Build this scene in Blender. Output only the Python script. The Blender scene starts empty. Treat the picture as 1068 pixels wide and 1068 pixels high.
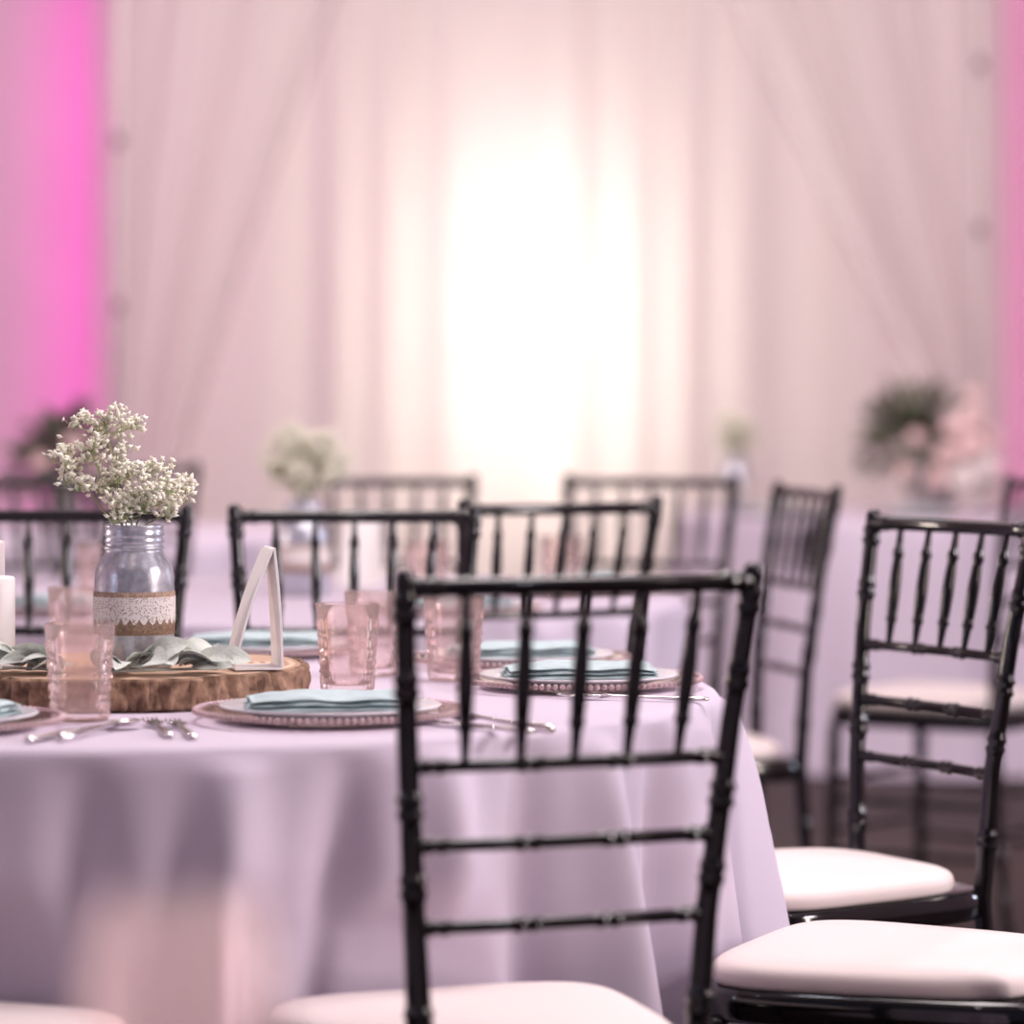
import bpy, bmesh, math, random
from mathutils import Vector, Matrix, noise
random.seed(7)
PI = math.pi
SC = bpy.context.scene
COL = SC.collection
F, H, YH = 3660.0, 1.12, 415.0
TOPZ = .757

# ------------------------------------------------------------------ materials
def pmat(name, color, rough=.5, metal=0, bump=0, bscale=200, var=0, vscale=20, vcol=None, **kw):
    m = bpy.data.materials.new(name); m.use_nodes = True
    nt = m.node_tree; b = nt.nodes['Principled BSDF']
    b.inputs['Base Color'].default_value = (*color, 1)
    b.inputs['Roughness'].default_value = rough
    b.inputs['Metallic'].default_value = metal
    for k, v in kw.items():
        k = k.replace('_', ' ')
        if k in b.inputs: b.inputs[k].default_value = v
    tc = nt.nodes.new('ShaderNodeTexCoord')
    if bump:
        n = nt.nodes.new('ShaderNodeTexNoise'); n.inputs['Scale'].default_value = bscale; n.inputs['Detail'].default_value = 4
        nt.links.new(tc.outputs['Object'], n.inputs['Vector'])
        bp = nt.nodes.new('ShaderNodeBump'); bp.inputs['Strength'].default_value = bump; bp.inputs['Distance'].default_value = .003
        nt.links.new(n.outputs['Fac'], bp.inputs['Height']); nt.links.new(bp.outputs['Normal'], b.inputs['Normal'])
    if var or vcol:
        n = nt.nodes.new('ShaderNodeTexNoise'); n.inputs['Scale'].default_value = vscale; n.inputs['Detail'].default_value = 5
        nt.links.new(tc.outputs['Object'], n.inputs['Vector'])
        r = nt.nodes.new('ShaderNodeValToRGB')
        r.color_ramp.elements[0].position = .35; r.color_ramp.elements[1].position = .68
        c2 = vcol if vcol else tuple(min(1, c*(1+var)) for c in color)
        c1 = color if vcol else tuple(c*(1-var) for c in color)
        r.color_ramp.elements[0].color = (*c1, 1); r.color_ramp.elements[1].color = (*c2, 1)
        nt.links.new(n.outputs['Fac'], r.inputs['Fac']); nt.links.new(r.outputs['Color'], b.inputs['Base Color'])
    return m

M = {}
M['lacquer'] = pmat('black_lacquer', (.0025, .002, .003), .10, var=.25, vscale=30, Coat_Weight=.35, Coat_Roughness=.04, Specular_IOR_Level=.45)
M['cushion'] = pmat('cushion_fabric', (.79, .68, .655), .65, bump=.12, bscale=500, Sheen_Weight=.15)
M['cloth'] = pmat('lavender_tablecloth', (.585, .505, .615), .75, bump=.12, bscale=900, var=.02, vscale=5, Sheen_Weight=.08)
M['plate'] = pmat('plate_ceramic', (.68, .66, .71), .18, var=.03)
M['napkin'] = pmat('napkin_linen', (.48, .595, .615), .85, bump=.25, bscale=700, var=.06, vscale=60)
M['bark'] = pmat('bark', (.13, .07, .042), .9, bump=1.0, bscale=90, vcol=(.40, .25, .165), vscale=60)
M['stem'] = pmat('green_stem', (.38, .43, .22), .6, var=.2)
M['blossom'] = pmat('cream_blossom', (.97, .93, .78), .7, var=.05, vscale=90, Subsurface_Weight=.1)
M['sage'] = pmat('sage_leaf', (.55, .59, .53), .8, bump=.3, bscale=300, var=.18, vscale=35, Sheen_Weight=.5)
M['wax'] = pmat('white_wax', (.86, .82, .81), .45, var=.02, Subsurface_Weight=.2)
M['white'] = pmat('white_ceramic', (.82, .78, .78), .3, var=.02)
M['grey'] = pmat('grey_ceramic', (.42, .37, .38), .4, var=.05)
M['card'] = pmat('white_card', (.90, .87, .86), .6, var=.02)
M['steel'] = pmat('polished_steel', (.80, .77, .77), .16, metal=1, var=.05)
M['jar'] = pmat('silver_painted_glass', (.43, .44, .51), .30, metal=.65, bump=.10, bscale=150, vcol=(.64, .64, .70), vscale=110)
M['burlap'] = pmat('burlap', (.50, .35, .26), .95, bump=.9, bscale=900, var=.25, vscale=300)
M['wallp'] = pmat('painted_wall', (.62, .48, .55), .85, var=.03, vscale=2)
M['ceil'] = pmat('ceiling_paint', (.55, .47, .50), .9, var=.03, vscale=2)
M['foliage'] = pmat('dark_foliage', (.10, .11, .065), .6, var=.4, vscale=15)
M['petal_pink'] = pmat('pink_petal', (.76, .54, .54), .7, var=.10, vscale=30)
M['petal_white'] = pmat('ivory_petal', (.86, .77, .75), .7, var=.05, vscale=30)
M['pole'] = pmat('pole_paint', (.78, .68, .69), .5, var=.04)
M['clamp'] = pmat('grey_metal', (.26, .19, .22), .5, var=.1)
M['iron'] = pmat('dark_iron', (.05, .04, .045), .5, var=.1)
M['tablewood'] = pmat('table_plywood', (.35, .22, .13), .6, var=.2, vscale=12)
M['bead'] = pmat('pink_glass_bead', (.97, .76, .77), .06, var=.06, Transmission_Weight=.7, IOR=1.45)

def glass(name, mid, edge, refr, milk, rough=.10, ior=1.42):
    """thin pressed glass: tinted see-through walls, mirror-like glints, some refraction"""
    m = pmat(name, mid, .03, var=.003, Transmission_Weight=1.0, IOR=1.3)
    nt = m.node_tree; b = nt.nodes['Principled BSDF']; o = nt.nodes['Material Output']
    lw = nt.nodes.new('ShaderNodeLayerWeight'); lw.inputs['Blend'].default_value = .3
    mx = nt.nodes.new('ShaderNodeValToRGB')
    mx.color_ramp.elements[0].color = (*mid, 1); mx.color_ramp.elements[1].color = (*edge, 1)
    nt.links.new(lw.outputs['Facing'], mx.inputs['Fac'])
    tr = nt.nodes.new('ShaderNodeBsdfTransparent'); nt.links.new(mx.outputs['Color'], tr.inputs['Color'])
    gl = nt.nodes.new('ShaderNodeBsdfGlossy'); gl.inputs['Roughness'].default_value = rough; gl.inputs['Color'].default_value = (1, .95, .94, 1)
    fr = nt.nodes.new('ShaderNodeFresnel'); fr.inputs['IOR'].default_value = ior
    m0 = nt.nodes.new('ShaderNodeMixShader')
    nt.links.new(fr.outputs[0], m0.inputs[0]); nt.links.new(tr.outputs[0], m0.inputs[1]); nt.links.new(gl.outputs[0], m0.inputs[2])
    m1 = nt.nodes.new('ShaderNodeMixShader'); m1.inputs[0].default_value = refr
    nt.links.new(m0.outputs[0], m1.inputs[1]); nt.links.new(b.outputs[0], m1.inputs[2])
    tl = nt.nodes.new('ShaderNodeBsdfTranslucent'); tl.inputs['Color'].default_value = (1, .86, .83, 1)
    m2 = nt.nodes.new('ShaderNodeMixShader'); m2.inputs[0].default_value = milk
    nt.links.new(m1.outputs[0], m2.inputs[1]); nt.links.new(tl.outputs[0], m2.inputs[2])
    nt.links.new(m2.outputs[0], o.inputs['Surface'])
    return m
M['pinkglass'] = glass('pink_pressed_glass', (1, .965, .955), (1, .89, .875), .06, .08, .10, 1.38)
M['peachglass'] = glass('peach_goblet_glass', (1, .965, .955), (.99, .91, .90), .0, .12, .5, 1.15)
M['clearglass'] = glass('blush_clear_glass', (1, .985, .988), (.99, .95, .955), .05, .03)

def rings_wood():
    m = pmat('cut_wood', (.5, .33, .22), .75, bump=.2, bscale=120)
    nt = m.node_tree; b = nt.nodes['Principled BSDF']
    tc = nt.nodes.new('ShaderNodeTexCoord')
    w = nt.nodes.new('ShaderNodeTexWave'); w.wave_type = 'RINGS'; w.rings_direction = 'Z'
    w.inputs['Scale'].default_value = 22; w.inputs['Distortion'].default_value = 3; w.inputs['Detail'].default_value = 3
    r = nt.nodes.new('ShaderNodeValToRGB')
    r.color_ramp.elements[0].color = (.38, .23, .15, 1); r.color_ramp.elements[1].color = (.66, .47, .34, 1)
    nt.links.new(tc.outputs['Object'], w.inputs['Vector']); nt.links.new(w.outputs['Fac'], r.inputs['Fac'])
    nt.links.new(r.outputs['Color'], b.inputs['Base Color'])
    return m
M['wood'] = rings_wood()

def lace():
    m = pmat('white_lace', (.84, .78, .76), .8)
    nt = m.node_tree; b = nt.nodes['Principled BSDF']
    tc = nt.nodes.new('ShaderNodeTexCoord')
    v = nt.nodes.new('ShaderNodeTexVoronoi'); v.inputs['Scale'].default_value = 430
    mt = nt.nodes.new('ShaderNodeMath'); mt.operation = 'GREATER_THAN'; mt.inputs[1].default_value = .34
    nt.links.new(tc.outputs['Object'], v.inputs['Vector']); nt.links.new(v.outputs['Distance'], mt.inputs[0])
    nt.links.new(mt.outputs[0], b.inputs['Alpha'])
    return m
M['lace'] = lace()

def floor_mat():
    m = pmat('dark_plank_floor', (.05, .03, .025), .5, bump=.1, bscale=30, Specular_IOR_Level=.15)
    nt = m.node_tree; b = nt.nodes['Principled BSDF']
    tc = nt.nodes.new('ShaderNodeTexCoord')
    br = nt.nodes.new('ShaderNodeTexBrick'); br.inputs['Scale'].default_value = 1
    br.inputs['Brick Width'].default_value = 1.4; br.inputs['Row Height'].default_value = .14
    br.inputs['Mortar Size'].default_value = .003
    br.inputs['Color1'].default_value = (.040, .021, .017, 1); br.inputs['Color2'].default_value = (.023, .012, .011, 1)
    br.inputs['Mortar'].default_value = (.007, .004, .004, 1)
    nt.links.new(tc.outputs['Object'], br.inputs['Vector']); nt.links.new(br.outputs['Color'], b.inputs['Base Color'])
    return m
M['floor'] = floor_mat()

def sheer(name, col, transp, transl):
    m = bpy.data.materials.new(name); m.use_nodes = True
    nt = m.node_tree; nt.nodes.clear()
    o = nt.nodes.new('ShaderNodeOutputMaterial')
    d = nt.nodes.new('ShaderNodeBsdfDiffuse'); t = nt.nodes.new('ShaderNodeBsdfTranslucent'); tr = nt.nodes.new('ShaderNodeBsdfTransparent')
    tc = nt.nodes.new('ShaderNodeTexCoord'); n = nt.nodes.new('ShaderNodeTexNoise'); n.inputs['Scale'].default_value = 3
    mp = nt.nodes.new('ShaderNodeMapping'); mp.inputs['Scale'].default_value = (6, 1, .3)
    nt.links.new(tc.outputs['Object'], mp.inputs['Vector']); nt.links.new(mp.outputs['Vector'], n.inputs['Vector'])
    r = nt.nodes.new('ShaderNodeValToRGB')
    r.color_ramp.elements[0].color = (*[c*.94 for c in col], 1); r.color_ramp.elements[1].color = (*col, 1)
    nt.links.new(n.outputs['Fac'], r.inputs['Fac'])
    nt.links.new(r.outputs['Color'], d.inputs['Color']); nt.links.new(r.outputs['Color'], t.inputs['Color'])
    m1 = nt.nodes.new('ShaderNodeMixShader'); m1.inputs[0].default_value = transl
    m2 = nt.nodes.new('ShaderNodeMixShader'); m2.inputs[0].default_value = transp
    nt.links.new(d.outputs[0], m1.inputs[1]); nt.links.new(t.outputs[0], m1.inputs[2])
    nt.links.new(m1.outputs[0], m2.inputs[1]); nt.links.new(tr.outputs[0], m2.inputs[2])
    nt.links.new(m2.outputs[0], o.inputs['Surface'])
    return m
M['drape'] = sheer('ivory_drape', (.92, .86, .835), .0, .45)
M['swag'] = sheer('sheer_swag', (.96, .90, .89), .52, .35)

def emis(name, col, s):
    m = bpy.data.materials.new(name); m.use_nodes = True
    nt = m.node_tree; nt.nodes.clear()
    o = nt.nodes.new('ShaderNodeOutputMaterial'); e = nt.nodes.new('ShaderNodeEmission')
    e.inputs['Color'].default_value = (*col, 1); e.inputs['Strength'].default_value = s
    nt.links.new(e.outputs[0], o.inputs['Surface'])
    return m
M['daylight'] = emis('bright_window_pane', (1, .92, .80), 15.5)

# ------------------------------------------------------------------ mesh helpers
def obj(name, bm, mat, parent=None, smooth=True):
    bmesh.ops.recalc_face_normals(bm, faces=bm.faces)
    me = bpy.data.meshes.new(name); bm.to_mesh(me); bm.free()
    if smooth:
        for p in me.polygons: p.use_smooth = True
    me.materials.append(mat)
    o = bpy.data.objects.new(name, me); COL.objects.link(o)
    if parent: o.parent = parent
    return o

def tag(o, label=None, cat=None, group=None, kind=None):
    if label: o['label'] = label
    if cat: o['category'] = cat
    if group: o['group'] = group
    if kind: o['kind'] = kind
    return o

def thing(name, label, cat, loc=(0, 0, 0), rz=0, group=None):
    o = bpy.data.objects.new(name, None); COL.objects.link(o); o.empty_display_size = .05
    o.location = loc; o.rotation_euler = (0, 0, rz)
    return tag(o, label, cat, group)

def kids(o): return [x for x in bpy.data.objects if x.parent == o]

def dup(src, loc, rz, label, group=None):
    def rec(o, par):
        c = o.copy(); COL.objects.link(c); c.parent = par
        for ch in kids(o): rec(ch, c)
        return c
    r = rec(src, None); r.location = loc; r.rotation_euler = (0, 0, rz); r['label'] = label
    if group: r['group'] = group
    return r

def tube(bm, pts, rad, seg=10, caps=True):
    pts = [Vector(p) for p in pts]; n = len(pts)
    if not hasattr(rad, '__len__'): rad = [rad]*n
    t0 = (pts[1]-pts[0]).normalized()
    up = Vector((0, 0, 1)) if abs(t0.z) < .9 else Vector((1, 0, 0))
    a = t0.cross(up).normalized()
    rings = []
    for i in range(n):
        t = (pts[min(i+1, n-1)]-pts[max(i-1, 0)]).normalized()
        a = (a - t*a.dot(t)).normalized(); b = t.cross(a)
        rings.append([bm.verts.new(pts[i]+(a*math.cos(2*PI*k/seg)+b*math.sin(2*PI*k/seg))*rad[i]) for k in range(seg)])
    for i in range(n-1):
        for k in range(seg):
            bm.faces.new((rings[i][k], rings[i][(k+1) % seg], rings[i+1][(k+1) % seg], rings[i+1][k]))
    if caps:
        bm.faces.new(rings[0][::-1]); bm.faces.new(rings[-1])

def lathe(bm, prof, seg=48, mod=None, off=(0, 0, 0)):
    rings = []
    for i, (r, z) in enumerate(prof):
        if r < 1e-6: rings.append([bm.verts.new((off[0], off[1], off[2]+z))])
        else:
            v = []
            for k in range(seg):
                th = 2*PI*k/seg; rr = r+(mod(th, z, i) if mod else 0)
                v.append(bm.verts.new((off[0]+rr*math.cos(th), off[1]+rr*math.sin(th), off[2]+z)))
            rings.append(v)
    for A, B in zip(rings, rings[1:]):
        if len(A) == 1 and len(B) == 1: continue
        for k in range(seg):
            j = (k+1) % seg
            if len(A) == 1: bm.faces.new((A[0], B[k], B[j]))
            elif len(B) == 1: bm.faces.new((A[k], A[j], B[0]))
            else: bm.faces.new((A[k], A[j], B[j], B[k]))

def box(bm, c, s, M4=None):
    r = bmesh.ops.create_cube(bm, size=1)
    for v in r['verts']:
        p = Vector((v.co.x*s[0]+c[0], v.co.y*s[1]+c[1], v.co.z*s[2]+c[2]))
        v.co = M4 @ p if M4 else p

def leaf(bm, L, W, mt, curl=.2, fold=.25, nu=7, nv=4, tip=1.0):
    g = []
    for i in range(nu+1):
        u = i/nu; w = W*.5*(math.sin(PI*min(1, u**.8*.97+.03))**tip)
        row = []
        for j in range(nv+1):
            v = j/nv*2-1
            z = fold*abs(v)*w + curl*L*(u*u) * -1 + .12*L*math.sin(PI*u)
            row.append(bm.verts.new(mt @ Vector((u*L, v*w, z))))
        g.append(row)
    for i in range(nu):
        for j in range(nv):
            bm.faces.new((g[i][j], g[i+1][j], g[i+1][j+1], g[i][j+1]))

def outline(n, hwf, hwr, yf, yr, p):
    pts = []
    for k in range(n):
        t = 2*PI*k/n; c, s = math.cos(t), math.sin(t)
        sx = math.copysign(abs(c)**(2/p), c); sy = math.copysign(abs(s)**(2/p), s)
        f = (sy+1)/2; y = yr+(yf-yr)*f
        pts.append((sx*(hwr+(hwf-hwr)*f), y))
    return pts

def stack(bm, pts, rows, cy):
    rings = [[bm.verts.new((x*s, cy+(y-cy)*s, z)) for x, y in pts] for s, z in rows]
    n = len(pts)
    for A, B in zip(rings, rings[1:]):
        for k in range(n): bm.faces.new((A[k], A[(k+1) % n], B[(k+1) % n], B[k]))
    bm.faces.new(rings[0][::-1]); bm.faces.new(rings[-1])

# ------------------------------------------------------------------ chair
def post_c(side, z):
    zs = [(0, .160, -.235), (.25, .146, -.205), (.45, .140, -.192), (.62, .151, -.200), (.80, .166, -.222), (.955, .179, -.250)]
    for (z0, x0, y0), (z1, x1, y1) in zip(zs, zs[1:]):
        if z <= z1:
            f = (z-z0)/(z1-z0); return Vector((side*(x0+(x1-x0)*f), y0+(y1-y0)*f, z))
    return Vector((side*zs[-1][1], zs[-1][2], z))

def ringed(z, base, nodes, amp=.0036, w=.006):
    r = base
    for q in nodes:
        for d in (-.007, .007):
            r += amp*math.exp(-((z-q-d)/(w*.6))**2)
    return r

RAILS = (.773, .697, .618)
def make_chair(label, loc, rz, group):
    t = thing('chiavari_chair', label, 'chair', loc, rz, group)
    m = M['lacquer']
    nodes = (.08, .17, .34, .53, .658, .735, .85, .925)
    for s in (-1, 1):
        bm = bmesh.new()
        zz = [i*.955/180 for i in range(181)]
        pts = [post_c(s, z) for z in zz]
        rr = [ringed(z, .0105+.0022*math.exp(-((z-.45)/.2)**2), nodes) for z in zz]
        rr += [.0085, .004]; pts += [post_c(s, .955)+Vector((0, 0, .004)), post_c(s, .955)+Vector((0, 0, .007))]
        tube(bm, pts, rr, 14); obj('rear_post', bm, m, t)
        bm = bmesh.new()
        zz = [i*.43/60 for i in range(61)]
        tube(bm, [(s*(.192-.012*z/.43), .178-.008*z/.43, z) for z in zz], [ringed(z, .0105+.003*z/.43, (.07, .16, .26, .36)) for z in zz], 12)
        obj('front_leg', bm, m, t)
    def rail(name, A, B, r, bow=0, nodes=(.33, .67)):
        bm = bmesh.new(); n = 80; pts = []; rr = []
        L = (B-A).length
        for i in range(n+1):
            f = i/n; p = A.lerp(B, f); p.y -= bow*math.sin(PI*f)
            pts.append(p); rr.append(ringed(f*L, r, [q*L for q in nodes], .0028, .005))
        tube(bm, pts, rr, 10); return obj(name, bm, m, t)
    rail('top_rail', post_c(-1, .943), post_c(1, .943), .0098, .012, (.06, .94))
    for z in RAILS:
        rail('back_rail', post_c(-1, z), post_c(1, z), .0066, .010, (.07, .36, .64, .93))
    for i in range(1, 6):
        f = i/6
        a = post_c(-1, .943).lerp(post_c(1, .943), f); a.y -= .012*math.sin(PI*f)
        b = post_c(-1, RAILS[0]).lerp(post_c(1, RAILS[0]), f); b.y -= .010*math.sin(PI*f)
        bm = bmesh.new(); n = 32
        prof = [.0040+.0044*max(0, math.sin(PI*k/n))**1.6*(.7+.5*k/n) + (.002 if k in (7, 8, 25) else 0) for k in range(n+1)]
        tube(bm, [a.lerp(b, k/n) for k in range(n+1)], prof, 10); obj('spindle', bm, m, t)
    bm = bmesh.new()
    stack(bm, outline(64, .205, .162, .198, -.208, 6), [(.95, .425), (.99, .428), (1, .434), (1, .457), (.985, .464)], 0); obj('seat_frame', bm, m, t)
    bm = bmesh.new()
    stack(bm, outline(72, .204, .160, .200, -.172, 4.4), [(.90, .464), (.985, .466), (1, .471), (1, .479), (.992, .485), (.970, .4895), (.93, .4930), (.82, .4965), (.5, .4995), (.2, .501), (.05, .5012)], .01)
    tag(obj('cushion', bm, M['cushion'], t), 'pale ivory pink padded seat cushion')
    V = Vector
    for s in (-1, 1):
        for z in (.16, .27):
            rail('stretcher', V((s*.188, .175, z)), post_c(s, z), .0075, 0)
    for z in (.20, .31): rail('stretcher', V((-.186, .172, z)), V((.186, .172, z)), .0075, 0)
    rail('stretcher', post_c(-1, .22), post_c(1, .22), .0075, 0)
    return t

first = []
def chair(back, u, label, group):
    l = math.hypot(*u); u = (u[0]/l, u[1]/l)
    o = (back[0]+.25*u[0], back[1]+.25*u[1]); a = math.atan2(-u[0], u[1])
    if not first: first.append(make_chair(label, (o[0], o[1], 0), a, group))
    else: dup(first[0], (o[0], o[1], 0), a, label, group)
    return (o[0], o[1], a)

G1, G2, G4 = 'chairs around the near table', 'chairs around the second table', 'chairs away from the two nearest tables'
def ang(d): return (-math.sin(math.radians(d)), math.cos(math.radians(d)))
seats1 = [
 chair((.067, 3.324), ang(21), 'black spindle-back chair in the foreground with its back to the camera', G1),
 chair((.685, 3.90), (-.904, .40), 'black chair at lower right of which only the pale padded seat and frame show', G1),
 chair((.605, 4.83), (-.86, -.51), 'sharp glossy black chair on the right, its spindled back at an angle', G1),
 chair((-.70, 3.24), ang(-20), 'chair at the lower left corner showing only a corner of its pale seat', G1),
 chair((-.665, 5.25), (0, -1), 'black chair on the far side of the near table, directly behind the silver flower jar', G1),
 chair((-.235, 5.23), (0, -1), 'black chair on the far side of the near table, behind the white tent card', G1),
]
seats2 = [
 chair((.08, 5.60), (-.5, .87), 'black chair at the second table with its back to the camera, behind the teal napkins', G2),
 chair((.548, 6.52), (-.96, -.22), 'blurred black chair seen almost side-on, left of the sharp right-hand chair', G2),
 chair((-.26, 7.36), (-.05, -1), 'blurred chair behind the second table, just right of its flower jar', G2),
 chair((.29, 7.34), (-.25, -.97), 'blurred chair behind the second table at its right end', G2),
 chair((-.98, 7.30), (.5, -.85), 'blurred chair behind the second table at the left edge of the photo', G2),
]
chair((1.13, 7.35), (-.8, .6), 'blurred chair at the right edge with a pale seat seen through the sharp chair spindles', G4)
seats5 = [chair((-.95, 8.62), (-.3, .9), 'blurred chair in front of the far left flower arrangement', G4)]

# ------------------------------------------------------------------ tables and cloths
def make_table(cx, cy, label, group='round banquet tables'):
    t = thing('round_table', label, 'table', (cx, cy, 0), 0, group)
    bm = bmesh.new(); lathe(bm, [(0, .722), (.72, .722), (.73, .728), (.73, .746), (.725, .751), (0, .751)], 96); obj('tabletop', bm, M['tablewood'], t)
    for k in range(4):
        a = PI/4+k*PI/2; bm = bmesh.new()
        tube(bm, [(.26*math.cos(a), .26*math.sin(a), 0), (.24*math.cos(a), .24*math.sin(a), .724)], .016, 12); obj('leg', bm, M['iron'], t)
    return t

def make_cloth(cx, cy, seats, label, seed, bulges=(), R=.76, na=480, cat='tablecloth'):
    rnd = random.Random(seed)
    comps = [(k, w*rnd.uniform(.75, 1), rnd.uniform(0, 2*PI)) for k, w in ((5, .35), (9, .7), (13, 1), (16, 1), (19, .8), (24, .5), (31, .25))]
    tot = sum(c[1] for c in comps)*.5
    def fold(th, t):
        f = sum(a*math.cos(k*th+p+t*.9*math.sin(k*2.3+p)) for k, a, p in comps)/tot
        return f*1.15 if f > 0 else f*.8
    bm = bmesh.new(); rings = []
    cv = bm.verts.new((0, 0, TOPZ-.001))
    for r in (.2, .4, .55, .65, .70, .73, .745):
        rings.append([bm.verts.new((r*math.cos(2*PI*k/na), r*math.sin(2*PI*k/na), TOPZ-.001)) for k in range(na)])
    for e in (20, 40, 60, 78):
        e = math.radians(e); r = R-.014+.014*math.sin(e); z = TOPZ-.001-.014+.014*math.cos(e)
        rings.append([bm.verts.new((r*math.cos(2*PI*k/na), r*math.sin(2*PI*k/na), z)) for k in range(na)])
    nh = len(rings)
    NR = 60
    def inside(x, y):
        for sx, sy, a in seats:
            dx, dy = x+cx-sx, y+cy-sy
            lx = dx*math.cos(a)+dy*math.sin(a); ly = -dx*math.sin(a)+dy*math.cos(a)
            if abs(lx) < .222 and -.3 < ly < .214: return True
        return False
    for i in range(NR):
        t = (i+1)/NR; z = (TOPZ-.016)*(1-t)+.006
        ring = []
        for k in range(na):
            th = 2*PI*k/na
            f = fold(th, t)
            own = 0; bsum = 0
            for ba, bw, bh, tilt in bulges:
                d = (th-ba-tilt*t+PI) % (2*PI)-PI
                bw2 = bw*(.75+.6*t)
                bsum += bh*(t**.5)*math.exp(-(d/bw2)**2); own = max(own, math.exp(-(d/(bw*2.2))**2))
            r = R+.002+.016*t+.03*t*t+.10*(t**.62)*(f*.6*(1-.75*own)+.20)+bsum
            if z < .64:
                g = 1 if z < .53 else max(0, 1-(z-.53)/.11); g = g*g*(3-2*g)
                rr = r; n = 0
                while inside(rr*math.cos(th), rr*math.sin(th)) and n < 100: rr -= .006; n += 1
                r = r+(rr-r)*g
            ring.append(bm.verts.new((r*math.cos(th), r*math.sin(th), z)))
        rings.append(ring)
    for ring in rings[nh:]:
        for _ in range(5):
            rs = [math.hypot(v.co.x, v.co.y) for v in ring]
            for k, v in enumerate(ring):
                q = (rs[k-1]+rs[k]*2+rs[(k+1) % na])/4
                th = 2*PI*k/na; v.co.x, v.co.y = q*math.cos(th), q*math.sin(th)
    for k in range(na): bm.faces.new((cv, rings[0][k], rings[0][(k+1) % na]))
    for A, B in zip(rings, rings[1:]):
        for k in range(na): bm.faces.new((A[k], A[(k+1) % na], B[(k+1) % na], B[k]))
    o = obj('tablecloth', bm, M['cloth']); o.location = (cx, cy, 0)
    return tag(o, label, cat, 'lavender round tablecloths')

T1, T2, T4, T5, T0 = (-.50, 4.40), (-.44, 6.45), (1.29, 11.1), (-1.3, 9.6), (-.30, 1.16)
R_ = math.radians
make_table(*T1, 'round table under the lavender cloth with the wood slice centrepiece')
make_cloth(*T1, seats1, 'lavender cloth draped to the floor over the near round table', 3,
    [(R_(1), .16, .11, 0), (R_(-98), .06, .05, 0), (R_(-86), .06, -.07, 0), (R_(-74), .055, .11, -.06), (R_(-64.5), .045, -.10, -.13), (R_(-56), .05, .13, -.03), (R_(-47), .04, -.09, 0), (R_(-39), .05, .10, .02), (R_(-29), .045, -.08, 0), (R_(-18), .05, .05, 0)], na=720)
make_table(*T2, 'round table of the second row, behind the near table')
make_cloth(*T2, seats2, 'blurred lavender cloth on the second table behind the near table', 5)
make_table(*T4, 'far right round table under the big pink and green arrangement')
make_cloth(*T4, [], 'blurred cloth on the far right table in front of the drapes', 9, na=300)
make_table(*T5, 'round table at far left under the dark flower arrangement')
make_cloth(*T5, seats5, 'blurred cloth on the far left table below the dark arrangement', 10, na=240)
make_table(*T0, 'closest table, just below the lower edge of the photo')
make_cloth(*T0, [], 'cloth on the closest table under the out-of-focus goblet', 12, na=240)

# ------------------------------------------------------------------ centrepieces
SLH, SLR = .039, .226
def make_slice(loc, label):
    t = thing('wood_slice', label, 'wood slice', loc, .4)
    rad = lambda th: SLR*(1+.025*math.sin(3*th+1)+.015*math.sin(7*th)+.02*noise.noise((math.cos(th)*2, math.sin(th)*2, 3)))
    n = 300
    bm = bmesh.new(); rows = [(0, 0), (.5, 0), (.965, 0), (.972, SLH-.002), (.95, SLH-.0005), (.5, SLH), (0, SLH)]
    lathe(bm, [(SLR*a, z) for a, z in rows], n, mod=lambda th, z, i: rows[i][0]*(rad(th)-SLR)); obj('wood', bm, M['wood'], t)
    bm = bmesh.new(); rings = []
    for i in range(17):
        z = .001+(SLH-.002)*i/16
        ring = []
        for k in range(n):
            th = 2*PI*k/n; r = rad(th)
            d = .008*noise.noise((math.cos(th)*16, math.sin(th)*16, z*25)) + .009*noise.noise((math.cos(th)*55, math.sin(th)*55, z*35))
            e = 0 if 0 < i < 16 else -.004
            ring.append(bm.verts.new(((r+d+e)*math.cos(th), (r+d+e)*math.sin(th), z)))
        rings.append(ring)
    inner = [[bm.verts.new((rad(2*PI*k/n)*.973*math.cos(2*PI*k/n), rad(2*PI*k/n)*.973*math.sin(2*PI*k/n), z)) for k in range(n)] for z in (SLH-.001, .001)]
    rings += inner + [rings[0]]
    for A, B in zip(rings, rings[1:]):
        for k in range(n): bm.faces.new((A[k], A[(k+1) % n], B[(k+1) % n], B[k]))
    obj('bark', bm, M['bark'], t, smooth=True)
    return t

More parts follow.
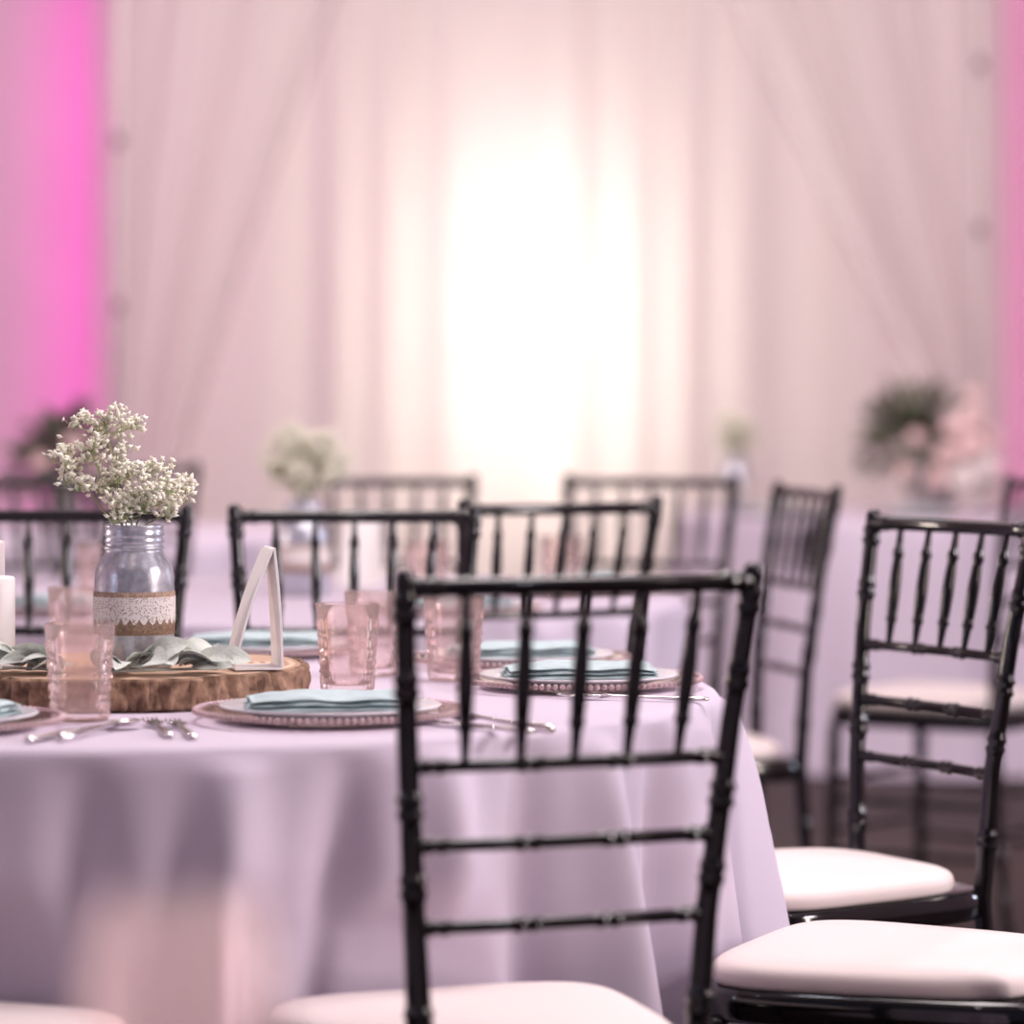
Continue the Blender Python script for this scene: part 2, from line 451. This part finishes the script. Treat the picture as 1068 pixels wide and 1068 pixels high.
def make_jar(loc, label):
    t = thing('mason_jar', label, 'jar', loc, 0, 'silver flower jars')
    bm = bmesh.new()
    lathe(bm, [(0, 0), (.041, 0), (.0455, .003), (.0475, .008), (.0475, .106), (.0470, .114), (.0450, .122), (.041, .130), (.037, .136), (.0352, .140),
               (.0345, .142), (.0368, .1435), (.0368, .1455), (.0345, .147), (.0345, .1505), (.0362, .152), (.0345, .155), (.0345, .158), (.0362, .1595), (.0345, .1625), (.0345, .168), (.0354, .170), (.0345, .172),
               (.0315, .172), (.0305, .166), (.031, .142), (.042, .122), (.044, .110), (.044, .010), (.040, .005), (0, .005)], 72)
    obj('body', bm, M['jar'], t)
    bm = bmesh.new(); lathe(bm, [(.0478, .042), (.0486, .042), (.0488, .092), (.0479, .093), (.0478, .042)], 96, mod=lambda th, z, i: .0002*math.sin(50*th)); obj('burlap_band', bm, M['burlap'], t)
    def lace_ring(z0, z1, scal, up):
        bm = bmesh.new(); n = 288
        rr = []
        for j in range(5):
            f = j/4
            row = []
            for k in range(n):
                th = 2*PI*k/n; s = scal*abs(math.sin(th*14))
                z = (z0 + (z1+s-z0)*f) if up else (z1 - (z1-z0+s)*f)
                row.append(bm.verts.new((.0493*math.cos(th), .0493*math.sin(th), z)))
            rr.append(row)
        for A, B in zip(rr, rr[1:]):
            for k in range(n): bm.faces.new((A[k], A[(k+1) % n], B[(k+1) % n], B[k]))
        obj('lace_trim', bm, M['lace'], t)
    lace_ring(.062, .087, .0075, False)
    return t

def make_breath(loc, label, clusters, seed=21, dens=1.0, per=12):
    t = thing('babys_breath', label, 'flowers', loc, 0, "baby's breath bunches")
    rnd = random.Random(seed)
    for (c, r, n) in clusters:
        n = int(n*dens)
        bs, bb = bmesh.new(), bmesh.new()
        base = Vector((c[0]*.25, c[1]*.25, -.12)); mid = Vector((c[0]*.3, c[1]*.3, .0)); cc = Vector(c)-Vector((0, 0, r[2]*.7))
        tube(bs, [base, base.lerp(mid, .5), mid, mid.lerp(cc, .5), cc], .0012, 5)
        hubs = []
        for h in range(max(4, n//per)):
            while True:
                p = Vector((rnd.uniform(-1, 1), rnd.uniform(-1, 1), rnd.uniform(-1, 1)))
                if p.length < 1: break
            hp = Vector((c[0]+p.x*r[0], c[1]+p.y*r[1], c[2]+p.z*r[2])); hubs.append(hp)
            tube(bs, [cc, cc.lerp(hp, .55)+Vector((0, 0, -.004)), hp], .0006, 4, False)
        for i in range(n):
            hp = rnd.choice(hubs)
            p = hp+Vector((rnd.gauss(0, .0072), rnd.gauss(0, .0072), rnd.gauss(.003, .0052)))
            tube(bs, [hp+Vector((0, 0, -.006)), p], .0003, 3, False)
            s = rnd.uniform(.0028, .0050)
            rot = Matrix.Rotation(rnd.uniform(0, 6), 4, 'Z') @ Matrix.Rotation(rnd.uniform(-1.4, 1.4), 4, 'X')
            # a tiny five-petalled bloom
            ctr = bb.verts.new(p+rot @ Vector((0, 0, s*.6))); rim = []
            for q in range(10):
                a = 2*PI*q/10; rr = s*(1.15 if q % 2 == 0 else .65); zz = s*(.25 if q % 2 == 0 else 0)
                rim.append(bb.verts.new(p+rot @ Vector((rr*math.cos(a), rr*math.sin(a), zz))))
            bot = bb.verts.new(p+rot @ Vector((0, 0, -s*.5)))
            for q in range(10):
                bb.faces.new((ctr, rim[q], rim[(q+1) % 10])); bb.faces.new((bot, rim[(q+1) % 10], rim[q]))
        sp = obj('sprig', bs, M['stem'], t); obj('blossoms', bb, M['blossom'], sp, smooth=True)
    return t
CL1 = [((.010, -.01, .042), (.052, .044, .034), 290), ((-.046, .0, .060), (.038, .034, .024), 150), ((-.080, .005, .080), (.020, .026, .014), 60),
       ((-.034, .012, .120), (.040, .028, .016), 140), ((-.052, .008, .094), (.026, .024, .012), 45), ((.046, .0, .032), (.020, .03, .022), 90), ((-.008, -.022, .020), (.044, .028, .016), 105), ((-.010, .005, .080), (.022, .022, .012), 25)]
CL2 = [((0, 0, .055), (.080, .07, .05), 340), ((-.04, 0, .085), (.05, .05, .045), 180), ((.035, 0, .09), (.055, .05, .04), 190), ((0, .01, .115), (.055, .05, .03), 150)]

ZS = TOPZ+SLH+.0005
JH = .172
slice1 = make_slice((-.475, 4.275, TOPZ), 'bark-edged wood slice in the middle of the near table')
jar1 = make_jar((-.452, 4.20, ZS), 'sharp silver jar with burlap and lace band on the near wood slice')
make_breath((-.452, 4.20, ZS+JH), "sharp cream baby's breath standing in the near silver jar", CL1)
dup(jar1, (-.385, 6.48, TOPZ), 1, 'blurred silver jar on the second table')
br2 = make_breath((-.385, 6.48, TOPZ+JH), "blurred round baby's breath bunch in the jar on the second table", CL2, 5, 1.5, 8)
dup(jar1, (.70, 11.0, TOPZ), 2, 'blurred jar at the left end of the far right table')
dup(br2, (.70, 11.0, TOPZ+JH), 1.0, "blurred pale baby's breath in the jar left of the big arrangement")

def make_leaf_sprig(loc, rz, label, path, leaves, seed):
    t = thing('leaf_sprig', label, 'leaves', loc, rz, 'sage leaf sprigs on the wood slice')
    rnd = random.Random(seed)
    bm = bmesh.new(); tube(bm, path, .0018, 6); obj('stem', bm, M['sage'], t)
    P = [Vector(p) for p in path]
    for i in range(leaves):
        f = i/(leaves-1)*(len(P)-1); j = min(int(f), len(P)-2); p = P[j].lerp(P[j+1], f-j)
        d = (P[j+1]-P[j]); a = math.atan2(d.y, d.x)+rnd.choice((-1, 1))*rnd.uniform(.3, 1.5)
        pitch = -rnd.uniform(.05, .75)
        mt = Matrix.Translation(p+Vector((0, 0, rnd.uniform(.003, .010)))) @ Matrix.Rotation(a, 4, 'Z') @ Matrix.Rotation(pitch, 4, 'Y') @ Matrix.Rotation(rnd.uniform(-.7, .9), 4, 'X')
        bm = bmesh.new(); leaf(bm, rnd.uniform(.036, .052), rnd.uniform(.028, .037), mt, curl=rnd.uniform(.1, .35), fold=.28, nu=10, nv=6, tip=.55)
        obj('leaf', bm, M['sage'], t)
    return t
make_leaf_sprig((-.455, 4.103, ZS+.003), 0, 'grey-green leaves on the wood slice right of the silver jar', [(-.03, -.008, 0), (.02, -.012, .003), (.055, -.004, .003), (.085, .01, .003), (.108, .02, .002)], 26, 4)
make_leaf_sprig((-.53, 4.113, ZS+.003), 0, 'grey-green leaves on the wood slice left of the silver jar', [(.005, -.01, 0), (-.02, 0, .003), (-.045, .01, .003), (-.07, .02, .003)], 18, 9)

def candle(loc, r, h, label):
    t = thing('candle', label, 'candle', loc, 0, 'white candles on the near wood slice')
    bm = bmesh.new(); lathe(bm, [(0, 0), (r*.96, 0), (r, .002), (r, h-.004), (r*.95, h-.001), (r*.8, h), (r*.5, h-.003), (0, h-.004)], 48); obj('wax', bm, M['wax'], t)
    bm = bmesh.new(); tube(bm, [(0, 0, h-.005), (0, 0, h+.003), (.001, 0, h+.008)], .0009, 6); obj('wick', bm, M['iron'], t)
candle((-.6235, 4.205, ZS), .028, .110, 'short thick white candle cut by the left edge on the near wood slice')
candle((-.6400, 4.275, ZS), .022, .150, 'taller slim white candle at the left edge behind the short one')

# tent card
def make_card(loc, rz, label):
    t = thing('tent_card', label, 'table card', loc, rz, 'white tent cards')
    L = .068
    def panel(name, pts, th=.0028):
        # a thin sheet following a gently bowed line in the x-z plane
        bm = bmesh.new(); fr = []
        for i, p in enumerate(pts):
            a = Vector((pts[max(i-1, 0)][0], 0, pts[max(i-1, 0)][1])); b = Vector((pts[min(i+1, len(pts)-1)][0], 0, pts[min(i+1, len(pts)-1)][1]))
            d = (b-a).normalized(); nn = Vector((-d.z, 0, d.x))*th*.5; c = Vector((p[0], 0, p[1]))
            fr.append([bm.verts.new((q.x, y, q.z)) for q, y in ((c-nn, -L/2), (c+nn, -L/2), (c+nn, L/2), (c-nn, L/2))])
        for A, B in zip(fr, fr[1:]):
            for k in range(4): bm.faces.new((A[k], A[(k+1) % 4], B[(k+1) % 4], B[k]))
        bm.faces.new(fr[0]); bm.faces.new(fr[-1][::-1])
        obj(name, bm, M['card'], t, smooth=False)
    def bow(a, b, k, n=8):
        dx, dz = b[0]-a[0], b[1]-a[1]; l = math.hypot(dx, dz)
        return [(a[0]+dx*i/n-dz/l*k*math.sin(PI*i/n), a[1]+dz*i/n+dx/l*k*math.sin(PI*i/n)) for i in range(n+1)]
    panel('slanted_panel', bow((-.029, .004), (.016, .143), .004)); panel('upright_panel', bow((.028, .004), (.0185, .145), -.002)); panel('base_panel', [(-.029, .002), (.029, .002)], .0026)
    return t
card1 = make_card((-.308, 4.195, ZS), math.radians(14), 'white triangular tent card at the right end of the near wood slice')
dup(card1, (-.29, 6.72, TOPZ), 1.2, 'blurred white card right of the jar on the second table')

# tumblers
def make_tumbler(loc, label):
    bm = bmesh.new()
    prof = []; N = 60; hh = .109
    for i in range(N+1):
        z = hh*i/N; prof.append((.0320+.0078*(z/hh)**1.2, z))
    def emb(th, z, i):
        if i == 0 or i > N+1: return 0
        if .004 < z < .020: return .0014*abs(math.sin(15*th))
        if .024 < z < .072: return .0019*max(0, math.sin(16*th+(z-.024)*260))*max(0, math.sin(16*th-(z-.024)*260)) + .0005*math.sin((z-.024)/.048*PI*8)
        if .076 < z < .092: return .0014*max(0, math.sin(22*th))*math.sin((z-.076)/.016*PI)
        return 0
    full = [(0, 0)]+prof+[(.0390, hh+.0006), (.0378, hh)]
    for z in (.09, .06, .03, .012): full.append((.0300+.0078*(z/hh)**1.2, z))
    full += [(.025, .0095), (0, .009)]
    lathe(bm, full, 180, emb)
    o = obj('pink_tumbler', bm, M['pinkglass']); o.location = loc
    return tag(o, label, 'glass', 'pink pressed-glass tumblers')
tb = make_tumbler((-.487, 3.955, TOPZ), 'pink embossed tumbler in front of the wood slice, nearest on the near table')
def tcopy(loc, label):
    o = tb.copy(); COL.objects.link(o); o.location = loc; o.rotation_euler = (0, 0, random.uniform(0, 6)); o['label'] = label
tcopy((-.203, 4.33, TOPZ), 'pink embossed tumbler right of the wood slice, left and front of a pair')
tcopy((-.180, 4.60, TOPZ), 'pink tumbler standing just behind the one right of the wood slice')
tcopy((-.075, 4.52, TOPZ), 'pink tumbler seen through the foreground chair spindles')
tcopy((-.582, 4.70, TOPZ), 'pink tumbler mostly hidden behind the silver jar')
tcopy((-.15, 6.20, TOPZ), 'blurred tumbler on the second table, right of centre')
tcopy((-.72, 6.12, TOPZ), 'blurred tumbler on the second table, left of the flower jar')
tcopy((.09, 6.42, TOPZ), 'blurred tumbler at the right end of the second table')
tcopy((-.40, 6.88, TOPZ), 'blurred tumbler behind the flower jar on the second table')

# out-of-focus footed goblet in the foreground
g = thing('footed_goblet', 'out-of-focus peach pink glass at the bottom left, closest thing to the camera', 'glass', (-.143, 1.52, TOPZ))
bm = bmesh.new()
gp = [(.006, .036), (.014, .040), (.026, .050), (.035, .066), (.0400, .088), (.0405, .106), (.0385, .126), (.035, .143), (.034, .1445), (.033, .143), (.0365, .126), (.0385, .106), (.038, .089), (.033, .068), (.024, .053), (.012, .043), (0, .041)]
lathe(bm, [(0, .036)]+gp, 96, lambda th, z, i: .0010*math.sin(18*th) if 1 < i < 7 else 0); obj('bowl', bm, M['peachglass'], g)
bm = bmesh.new(); lathe(bm, [(0, 0), (.031, 0), (.032, .002), (.026, .005), (.012, .009), (.007, .014), (.0075, .020), (.006, .028), (.007, .0355), (0, .0355)], 64); obj('foot', bm, M['peachglass'], g)

# place settings
protos = {}
def make_charger(loc, label):
    t = thing('charger_plate', label, 'charger plate', loc, 0, 'beaded glass chargers')
    bm = bmesh.new(); lathe(bm, [(0, 0), (.095, 0), (.110, .003), (.145, .010), (.150, .0115), (.150, .0130), (.144, .0130), (.108, .0062), (.094, .0032), (0, .0032)], 96); obj('glass_disc', bm, M['clearglass'], t)
    bm = bmesh.new()
    for k in range(112):
        a = 2*PI*k/112
        bmesh.ops.create_icosphere(bm, subdivisions=2, radius=.0038, matrix=Matrix.Translation((.152*math.cos(a), .152*math.sin(a), .0122)))
    obj('beaded_rim', bm, M['bead'], t)
    return t
def make_plate(loc, label):
    bm = bmesh.new(); lathe(bm, [(0, 0), (.078, 0), (.082, .0012), (.095, .006), (.124, .0125), (.126, .0138), (.124, .0152), (.094, .009), (.080, .0042), (0, .0040)], 96)
    o = obj('dinner_plate', bm, M['plate']); o.location = loc
    return tag(o, label, 'plate', 'dinner plates')
def make_napkin(loc, rz, label):
    bm = bmesh.new()
    for li in range(3):
        nx, ny = 26, 18; Lx, Ly = .190-.004*li, .120-.003*li
        z0 = .0004+.0054*li
        top, bot = [], []
        for i in range(nx+1):
            a, b = [], []
            for j in range(ny+1):
                u, v = i/nx*2-1, j/ny*2-1
                e = max(0, 1-max(abs(u), abs(v))**14)
                x = u*Lx/2+.003*noise.noise((v*3, li, 0)); y = v*Ly/2+.004*noise.noise((u*3, li, 5))
                w = (.0055*noise.noise((u*2.2, v*2.2, li*.3))-.0025*u*u)*li/2
                a.append(bm.verts.new((x, y, z0+.0025+.0025*math.sqrt(e)+w))); b.append(bm.verts.new((x, y, z0+.0025-.0025*math.sqrt(e)+w*.7)))
            top.append(a); bot.append(b)
        for i in range(nx):
            for j in range(ny):
                bm.faces.new((top[i][j], top[i+1][j], top[i+1][j+1], top[i][j+1])); bm.faces.new((bot[i][j], bot[i][j+1], bot[i+1][j+1], bot[i+1][j]))
        ring = lambda g: [g[i][0] for i in range(nx)]+[g[nx][j] for j in range(ny)]+[g[i][ny] for i in range(nx, 0, -1)]+[g[0][j] for j in range(ny, 0, -1)]
        A, B = ring(top), ring(bot)
        for k in range(len(A)): bm.faces.new((A[k], B[k], B[(k+1) % len(A)], A[(k+1) % len(A)]))
    o = obj('napkin', bm, M['napkin']); o.location = loc; o.rotation_euler = (0, 0, rz)
    return tag(o, label, 'napkin', 'folded teal napkins')
def setting(x, y, rz, where):
    lc, lp, ln = 'glass charger with pink beaded rim '+where, 'grey-white dinner plate on the charger '+where, 'folded teal napkin on the plate '+where
    c, p, n = (x, y, TOPZ), (x, y, TOPZ+.0036), (x, y, TOPZ+.0036+.0098)
    if not protos:
        protos['c'] = make_charger(c, lc); protos['p'] = make_plate(p, lp); protos['n'] = make_napkin(n, rz, ln)
    else:
        dup(protos['c'], c, random.uniform(0, 3), lc); dup(protos['p'], p, 0, lp); dup(protos['n'], n, rz, ln)
setting(-.205, 3.955, .12, 'left of the foreground chair, front of the near table')
setting(-.645, 3.845, -.3, 'cut off at the left edge of the near table')
setting(.085, 4.40, .1, 'at the right end of the near table')
setting(.012, 4.755, .25, 'at the back right of the near table')
setting(-.36, 4.955, 0, 'behind the white tent card on the near table')
setting(-.10, 5.93, .5, 'at the front right of the second table')
setting(.13, 6.65, 1.3, 'at the right end of the second table')
setting(-.75, 5.92, -.4, 'at the front left of the second table')
setting(.80, 10.76, .9, 'at the left end of the far right table')
setting(1.22, 10.56, 0, 'at the front of the far right table')

# cutlery (along local +Y, origin at centre)
CUT = 'silver cutlery on the near table'
def fin(name, bm, loc, rz, label, cat):
    o = obj(name, bm, M['steel']); o.location = loc; o.rotation_euler = (0, 0, rz); return tag(o, label, cat, CUT)
def make_fork(loc, rz, label):
    bm = bmesh.new()
    tube(bm, [(0, -.0925, .003), (0, -.085, .003), (0, -.05, .0035), (0, 0, .005), (0, .025, .006), (0, .04, .006)], [.004, .0062, .0055, .003, .003, .008], 10)
    for v in bm.verts: v.co.z = .003+(v.co.z-.003)*.5
    box(bm, (0, .047, .0045), (.020, .018, .002))
    for i in range(4):
        x = -.0078+.0052*i
        tube(bm, [(x, .053, .0045), (x, .075, .003), (x, .0925, .005)], [.0014, .0013, .0008], 6)
    return fin('fork', bm, loc, rz, label, 'fork')
def make_knife(loc, rz, label):
    bm = bmesh.new()
    tube(bm, [(0, -.105, .004), (0, -.098, .004), (0, -.04, .004), (0, -.005, .004)], [.004, .0065, .0055, .0045], 10)
    for v in bm.verts: v.co.z = .0035+(v.co.z-.004)*.55
    box(bm, (.001, .045, .0035), (.015, .10, .0016))
    tube(bm, [(.001, .094, .0035), (.001, .098, .0035), (0, .106, .0035)], [.0075, .007, .002], 10)
    for v in bm.verts:
        if v.co.y > .093: v.co.z = .0035+(v.co.z-.0035)*.12
    return fin('table_knife', bm, loc, rz, label, 'knife')
def make_spoon(loc, rz, label):
    bm = bmesh.new()
    tube(bm, [(0, -.09, .003), (0, -.083, .003), (0, -.05, .0035), (0, 0, .006), (0, .03, .008), (0, .045, .007)], [.004, .0062, .0055, .003, .0028, .004], 10)
    prof = [(1, 0), (.9, -.35), (.7, -.65), (.4, -.9), (0, -1)]
    lathe(bm, [(.0165*r, .006*z+.0085) for r, z in prof]+[(0, .0036)]+[(.0165*r*.93, .0054*z+.0090) for r, z in reversed(prof[:-1])]+[(.0165, .0085)], 28, off=(0, .064, 0))
    for v in bm.verts:
        if v.co.y > .0475: v.co.y = .064+(v.co.y-.064)*1.45
    return fin('spoon', bm, loc, rz, label, 'spoon')
zc = TOPZ+.0005
make_spoon((-.447, 3.79, zc), -.35, 'silver spoon lying in front of the nearest pink tumbler')
make_knife((-.474, 3.785, zc), -.35, 'silver knife beside the spoon in front of the nearest tumbler')
make_fork((-.385, 3.83, zc), .22, 'silver fork left of the front plate, farther from that plate')
make_fork((-.358, 3.815, zc), .22, 'silver fork left of the front plate, closer to that plate')
make_knife((-.045, 3.85, zc), .72, 'silver knife right of the front plate, seen behind the foreground chair')
make_spoon((-.015, 3.875, zc), .72, 'silver spoon right of the front plate, seen behind the foreground chair')
make_fork((.145, 4.215, zc), 1.3, 'silver fork at the right edge of the near table')

# flower arrangements
def arrangement(loc, label, seed, roses, spread, nleaf, sc=1, group='large flower arrangements'):
    rnd = random.Random(seed)
    t = thing('flower_arrangement', label, 'flowers', loc, 0, group)
    K = lambda bm: [setattr(v, 'co', v.co*sc) for v in bm.verts]
    bm = bmesh.new(); lathe(bm, [(0, 0), (.04, 0), (.05, .01), (.056, .05), (.05, .08), (.046, .10), (.042, .10), (.046, .08), (.05, .05), (.042, .012), (0, .012)], 40); K(bm); obj('vase', bm, M['grey'], t)
    bm = bmesh.new()
    for i in range(nleaf):
        th = rnd.uniform(0, 2*PI); ph = rnd.uniform(-.40, 1.4); R = rnd.uniform(.35, 1.12)
        p = Vector((spread[0]*R*math.cos(th)*math.cos(ph)+spread[2], spread[0]*R*math.sin(th)*math.cos(ph), .15+spread[1]*R*math.sin(ph)))
        mt = Matrix.Translation(p) @ Matrix.Rotation(th+rnd.uniform(-.6, .6), 4, 'Z') @ Matrix.Rotation(-ph+rnd.uniform(-.4, .4), 4, 'Y') @ Matrix.Rotation(rnd.uniform(-1, 1), 4, 'X')
        leaf(bm, rnd.uniform(.045, .08), rnd.uniform(.02, .032), mt, .2, .3, 5, 2)
    for i in range(9):
        a = i*.7; tube(bm, [(0, 0, .06), (.03*math.cos(a), .03*math.sin(a), .13), (spread[0]*.6*math.cos(a)+spread[2]*.7, spread[0]*.6*math.sin(a), .15+spread[1]*.5)], .003, 5)
    for v in bm.verts: v.co.z = max(v.co.z, .012)
    K(bm); obj('foliage', bm, M['foliage'], t)
    for (x, y, z, s, k) in roses:
        tiltx = rnd.uniform(.6, 1.2)
        bm = bmesh.new()
        for ring, (n, tilt, L) in enumerate(((5, -1.35, .7), (6, -1.0, .85), (7, -.6, 1.0), (8, -.2, 1.05))):
            for q in range(n):
                mt = Matrix.Translation((x, y, z)) @ Matrix.Rotation(tiltx, 4, 'X') @ Matrix.Rotation(2*PI*q/n+ring*.4, 4, 'Z') @ Matrix.Rotation(tilt, 4, 'Y')
                leaf(bm, s*L, s*L*.95, mt, .15, -.2, 5, 4, .6)
        K(bm); obj('rose_bloom', bm, M[k], t)
    return t
P_, W_ = 'petal_pink', 'petal_white'
arrangement((1.31, 11.0, TOPZ), 'big loose arrangement of dark leaves with blush and ivory blooms, right side of the photo', 12,
    [(.035, -.19, .215, .032, P_), (.085, -.17, .245, .034, P_), (.075, -.19, .175, .040, P_), (.125, -.14, .19, .036, P_), (.02, -.20, .15, .034, P_), (.105, -.17, .125, .042, W_),
     (.055, -.19, .10, .042, W_), (.125, -.13, .075, .040, W_), (.075, -.16, .052, .038, W_), (-.055, -.19, .195, .022, P_), (.0, -.19, .095, .030, P_), (-.085, -.17, .11, .022, P_), (.10, -.11, .30, .026, P_)], (.125, .135, -.04), 230, 1.24)
arrangement((-1.22, 9.60, TOPZ), 'dark leafy arrangement with a few muted blooms, far left under the magenta light', 3,
    [(.04, -.15, .24, .028, P_), (-.05, -.15, .19, .028, P_), (.10, -.12, .17, .03, P_)], (.14, .15, 0), 280)

# ------------------------------------------------------------------ room
def struct(name, bm, mat): return tag(obj(name, bm, mat, smooth=False), kind='structure')
X0, X1, Y0, Y1, ZC = -4.6, 4.6, -2.5, 13.2, 4.2
bm = bmesh.new(); box(bm, ((X0+X1)/2, (Y0+Y1)/2, -.05), (X1-X0+.4, Y1-Y0+.4, .1)); struct('floor', bm, M['floor'])
bm = bmesh.new(); box(bm, ((X0+X1)/2, (Y0+Y1)/2, ZC+.05), (X1-X0+.4, Y1-Y0+.4, .1)); struct('ceiling', bm, M['ceil'])
bm = bmesh.new(); box(bm, (X0-.05, (Y0+Y1)/2, ZC/2), (.1, Y1-Y0, ZC)); struct('wall_left', bm, M['wallp'])
bm = bmesh.new(); box(bm, (X1+.05, (Y0+Y1)/2, ZC/2), (.1, Y1-Y0, ZC)); struct('wall_right', bm, M['wallp'])
bm = bmesh.new(); box(bm, (0, Y1+.05, ZC/2), (X1-X0+.2, .1, ZC)); struct('wall_back', bm, M['wallp'])
w = bpy.data.objects.new('window_1', None); COL.objects.link(w); w.location = (.09, Y1, 1.36); w['kind'] = 'structure'
bm = bmesh.new(); box(bm, (0, -.012, 0), (.24, .01, 1.26)); obj('window_pane', bm, M['daylight'], w, False)
bm = bmesh.new()
for x in (-.15, .15): box(bm, (x, -.02, 0), (.06, .04, 1.38))
for z in (-.66, .66): box(bm, (0, -.02, z), (.24, .04, .06))
obj('window_frame', bm, M['white'], w, False)

# drapes
def drape(name, y0, zt, zb, xin, xout, n, amp, mat, label, seed, nu=420, nv=40):
    rnd = random.Random(seed); ph = [rnd.uniform(0, 6) for _ in range(4)]
    bm = bmesh.new(); g = []
    for j in range(nv+1):
        v = j/nv; z = zt+(zb-zt)*v; a, b = xin(z), xout(z); row = []
        for i in range(nu+1):
            u = i/nu
            s = math.sin(2*PI*n*u+1.8*math.sin(2*PI*3*u+ph[0])+ph[1]+.3*math.sin(v*4+ph[2])) + .8*math.sin(2*PI*n*.43*u+ph[3]+.5*v)
            row.append(bm.verts.new((a+(b-a)*u, y0-amp*s*(.8+.4*v), z)))
        g.append(row)
    for j in range(nv):
        for i in range(nu): bm.faces.new((g[j][i], g[j][i+1], g[j+1][i+1], g[j+1][i]))
    return tag(obj(name, bm, mat), label, 'curtain', 'ivory drapes on the back wall')
def interp(tab):
    def f(z):
        for (z0, x0), (z1, x1) in zip(tab, tab[1:]):
            if z0 >= z >= z1:
                q = (z0-z)/(z0-z1); return x0+(x1-x0)*q
        return tab[-1][1] if z < tab[-1][0] else tab[0][1]
    return f
drape('drape', 12.60, 4.1, .03, lambda z: -1.44, lambda z: 1.74, 12, .024, M['drape'], 'wide pleated ivory drape with the bright light behind its middle', 1)
drape('sheer_swag', 12.42, 4.1, .03, interp([(4.1, .0), (3.2, -.35), (2.6, -.60), (1.8, -.88), (.9, -1.17), (.0, -1.22)]), lambda z: -1.50, 4, .034, M['swag'], 'sheer swag swept to the left side of the bright drape', 2, 200)
drape('sheer_swag', 12.42, 4.1, .03, interp([(4.1, .25), (3.2, .50), (2.6, .74), (1.8, 1.12), (1.17, 1.45), (.0, 1.56)]), lambda z: 1.77, 4, .034, M['swag'], 'sheer swag swept to the right side of the bright drape', 3, 200)
def pole(x, zs, label):
    t = thing('drape_pole', label, 'pole', (x, 12.30, 0), 0, 'drape poles')
    bm = bmesh.new(); tube(bm, [(0, 0, 0.01), (0, 0, 4.1)], .011, 12); obj('upright', bm, M['pole'], t)
    bm = bmesh.new(); lathe(bm, [(0, 0), (.13, 0), (.13, .008), (.02, .012), (0, .012)], 32); obj('base_plate', bm, M['pole'], t)
    for z in zs:
        bm = bmesh.new(); lathe(bm, [(.0115, z-.022), (.017, z-.022), (.017, z+.022), (.0115, z+.022)], 16); box(bm, (.0, -.025, z), (.014, .025, .02)); obj('clamp', bm, M['clamp'], t)
pole(-1.38, (.86, 1.44, 2.02, 2.60), 'pale drape pole with dark clamps at the left edge of the drapes')
pole(1.64, (1.14, 1.71, 2.29), 'pale drape pole with dark clamps at the right edge of the drapes')

# ------------------------------------------------------------------ light
def area(name, loc, target, size, power, col, sy=None):
    l = bpy.data.lights.new(name, 'AREA'); l.energy = power; l.color = col; l.size = size
    if sy: l.shape = 'RECTANGLE'; l.size_y = sy
    o = bpy.data.objects.new(name, l); COL.objects.link(o); o.location = loc
    o.rotation_euler = (Vector(target)-Vector(loc)).to_track_quat('-Z', 'Y').to_euler()
area('ceiling_light', (.3, 4.8, 4.1), (.0, 4.6, 0), 1.6, 106, (1, .90, .90))
area('ceiling_light', (.0, 8.4, 4.1), (.0, 8.6, 0), 3.0, 40, (1, .88, .88))
area('drape_wash', (.0, 9.0, 4.0), (.1, 12.7, 1.5), 2.0, 200, (1, .87, .865))
area('room_light', (3.8, 2.9, 2.4), (-.3, 3.9, .5), .8, 108, (1, .89, .93))
# unseen tall strips at chair-back height, added for streak highlights on the chairs
area('chair_streak_light', (4.45, 2.2, 1.35), (0, 4.0, .9), .24, 46, (1, .84, .74), .9)
area('chair_streak_light', (4.45, 6.6, 1.35), (0, 5.2, .9), .24, 50, (.72, .82, 1), .9)
area('chair_streak_light', (-4.45, 1.4, 1.35), (0, 4.0, .9), .20, 10, (.72, .82, 1), .9)
area('chair_streak_light', (-4.45, 6.4, 1.35), (0, 5.2, .9), .24, 46, (1, .84, .74), .9)
area('magenta_strip', (-1.60, 12.90, 1.7), (-1.60, 13.2, 1.7), .14, 4.8, (1, .04, .66), 2.2)
area('magenta_strip', (1.86, 12.98, 1.9), (1.86, 13.2, 1.9), .05, 3.4, (1, .28, .62), 3.0)
k = 0
for x in (-2.2, -.4, 1.6, 3.0):  # grid of unseen points, added for crisp highlights on the chair rings
    for y in (1.8, 4.0, 6.4):
        l = bpy.data.lights.new('highlight_point', 'POINT'); l.energy = 11; l.shadow_soft_size = .06; l.color = (1, .88, .80) if k % 2 else (.88, .90, 1)
        o = bpy.data.objects.new('highlight_point', l); COL.objects.link(o); o.location = (x, y, 3.6); k += 1
W = bpy.data.worlds.new('World'); SC.world = W; W.use_nodes = True
W.node_tree.nodes['Background'].inputs['Color'].default_value = (.72, .71, .97, 1)
W.node_tree.nodes['Background'].inputs['Strength'].default_value = .17

# ------------------------------------------------------------------ camera
cd = bpy.data.cameras.new('camera'); co = bpy.data.objects.new('camera', cd); COL.objects.link(co)
co.location = (0, 0, H); co.rotation_euler = (PI/2, 0, 0)
cd.sensor_width = 36; cd.lens = F/1068*36; cd.shift_y = -(534-YH)/1068
cd.dof.use_dof = True; cd.dof.focus_distance = 4.2; cd.dof.aperture_fstop = 2.5
cd.clip_start = .05
SC.camera = co
try:
    SC.view_settings.view_transform = 'Standard'; SC.view_settings.look = 'None'
except Exception as e: print(e)
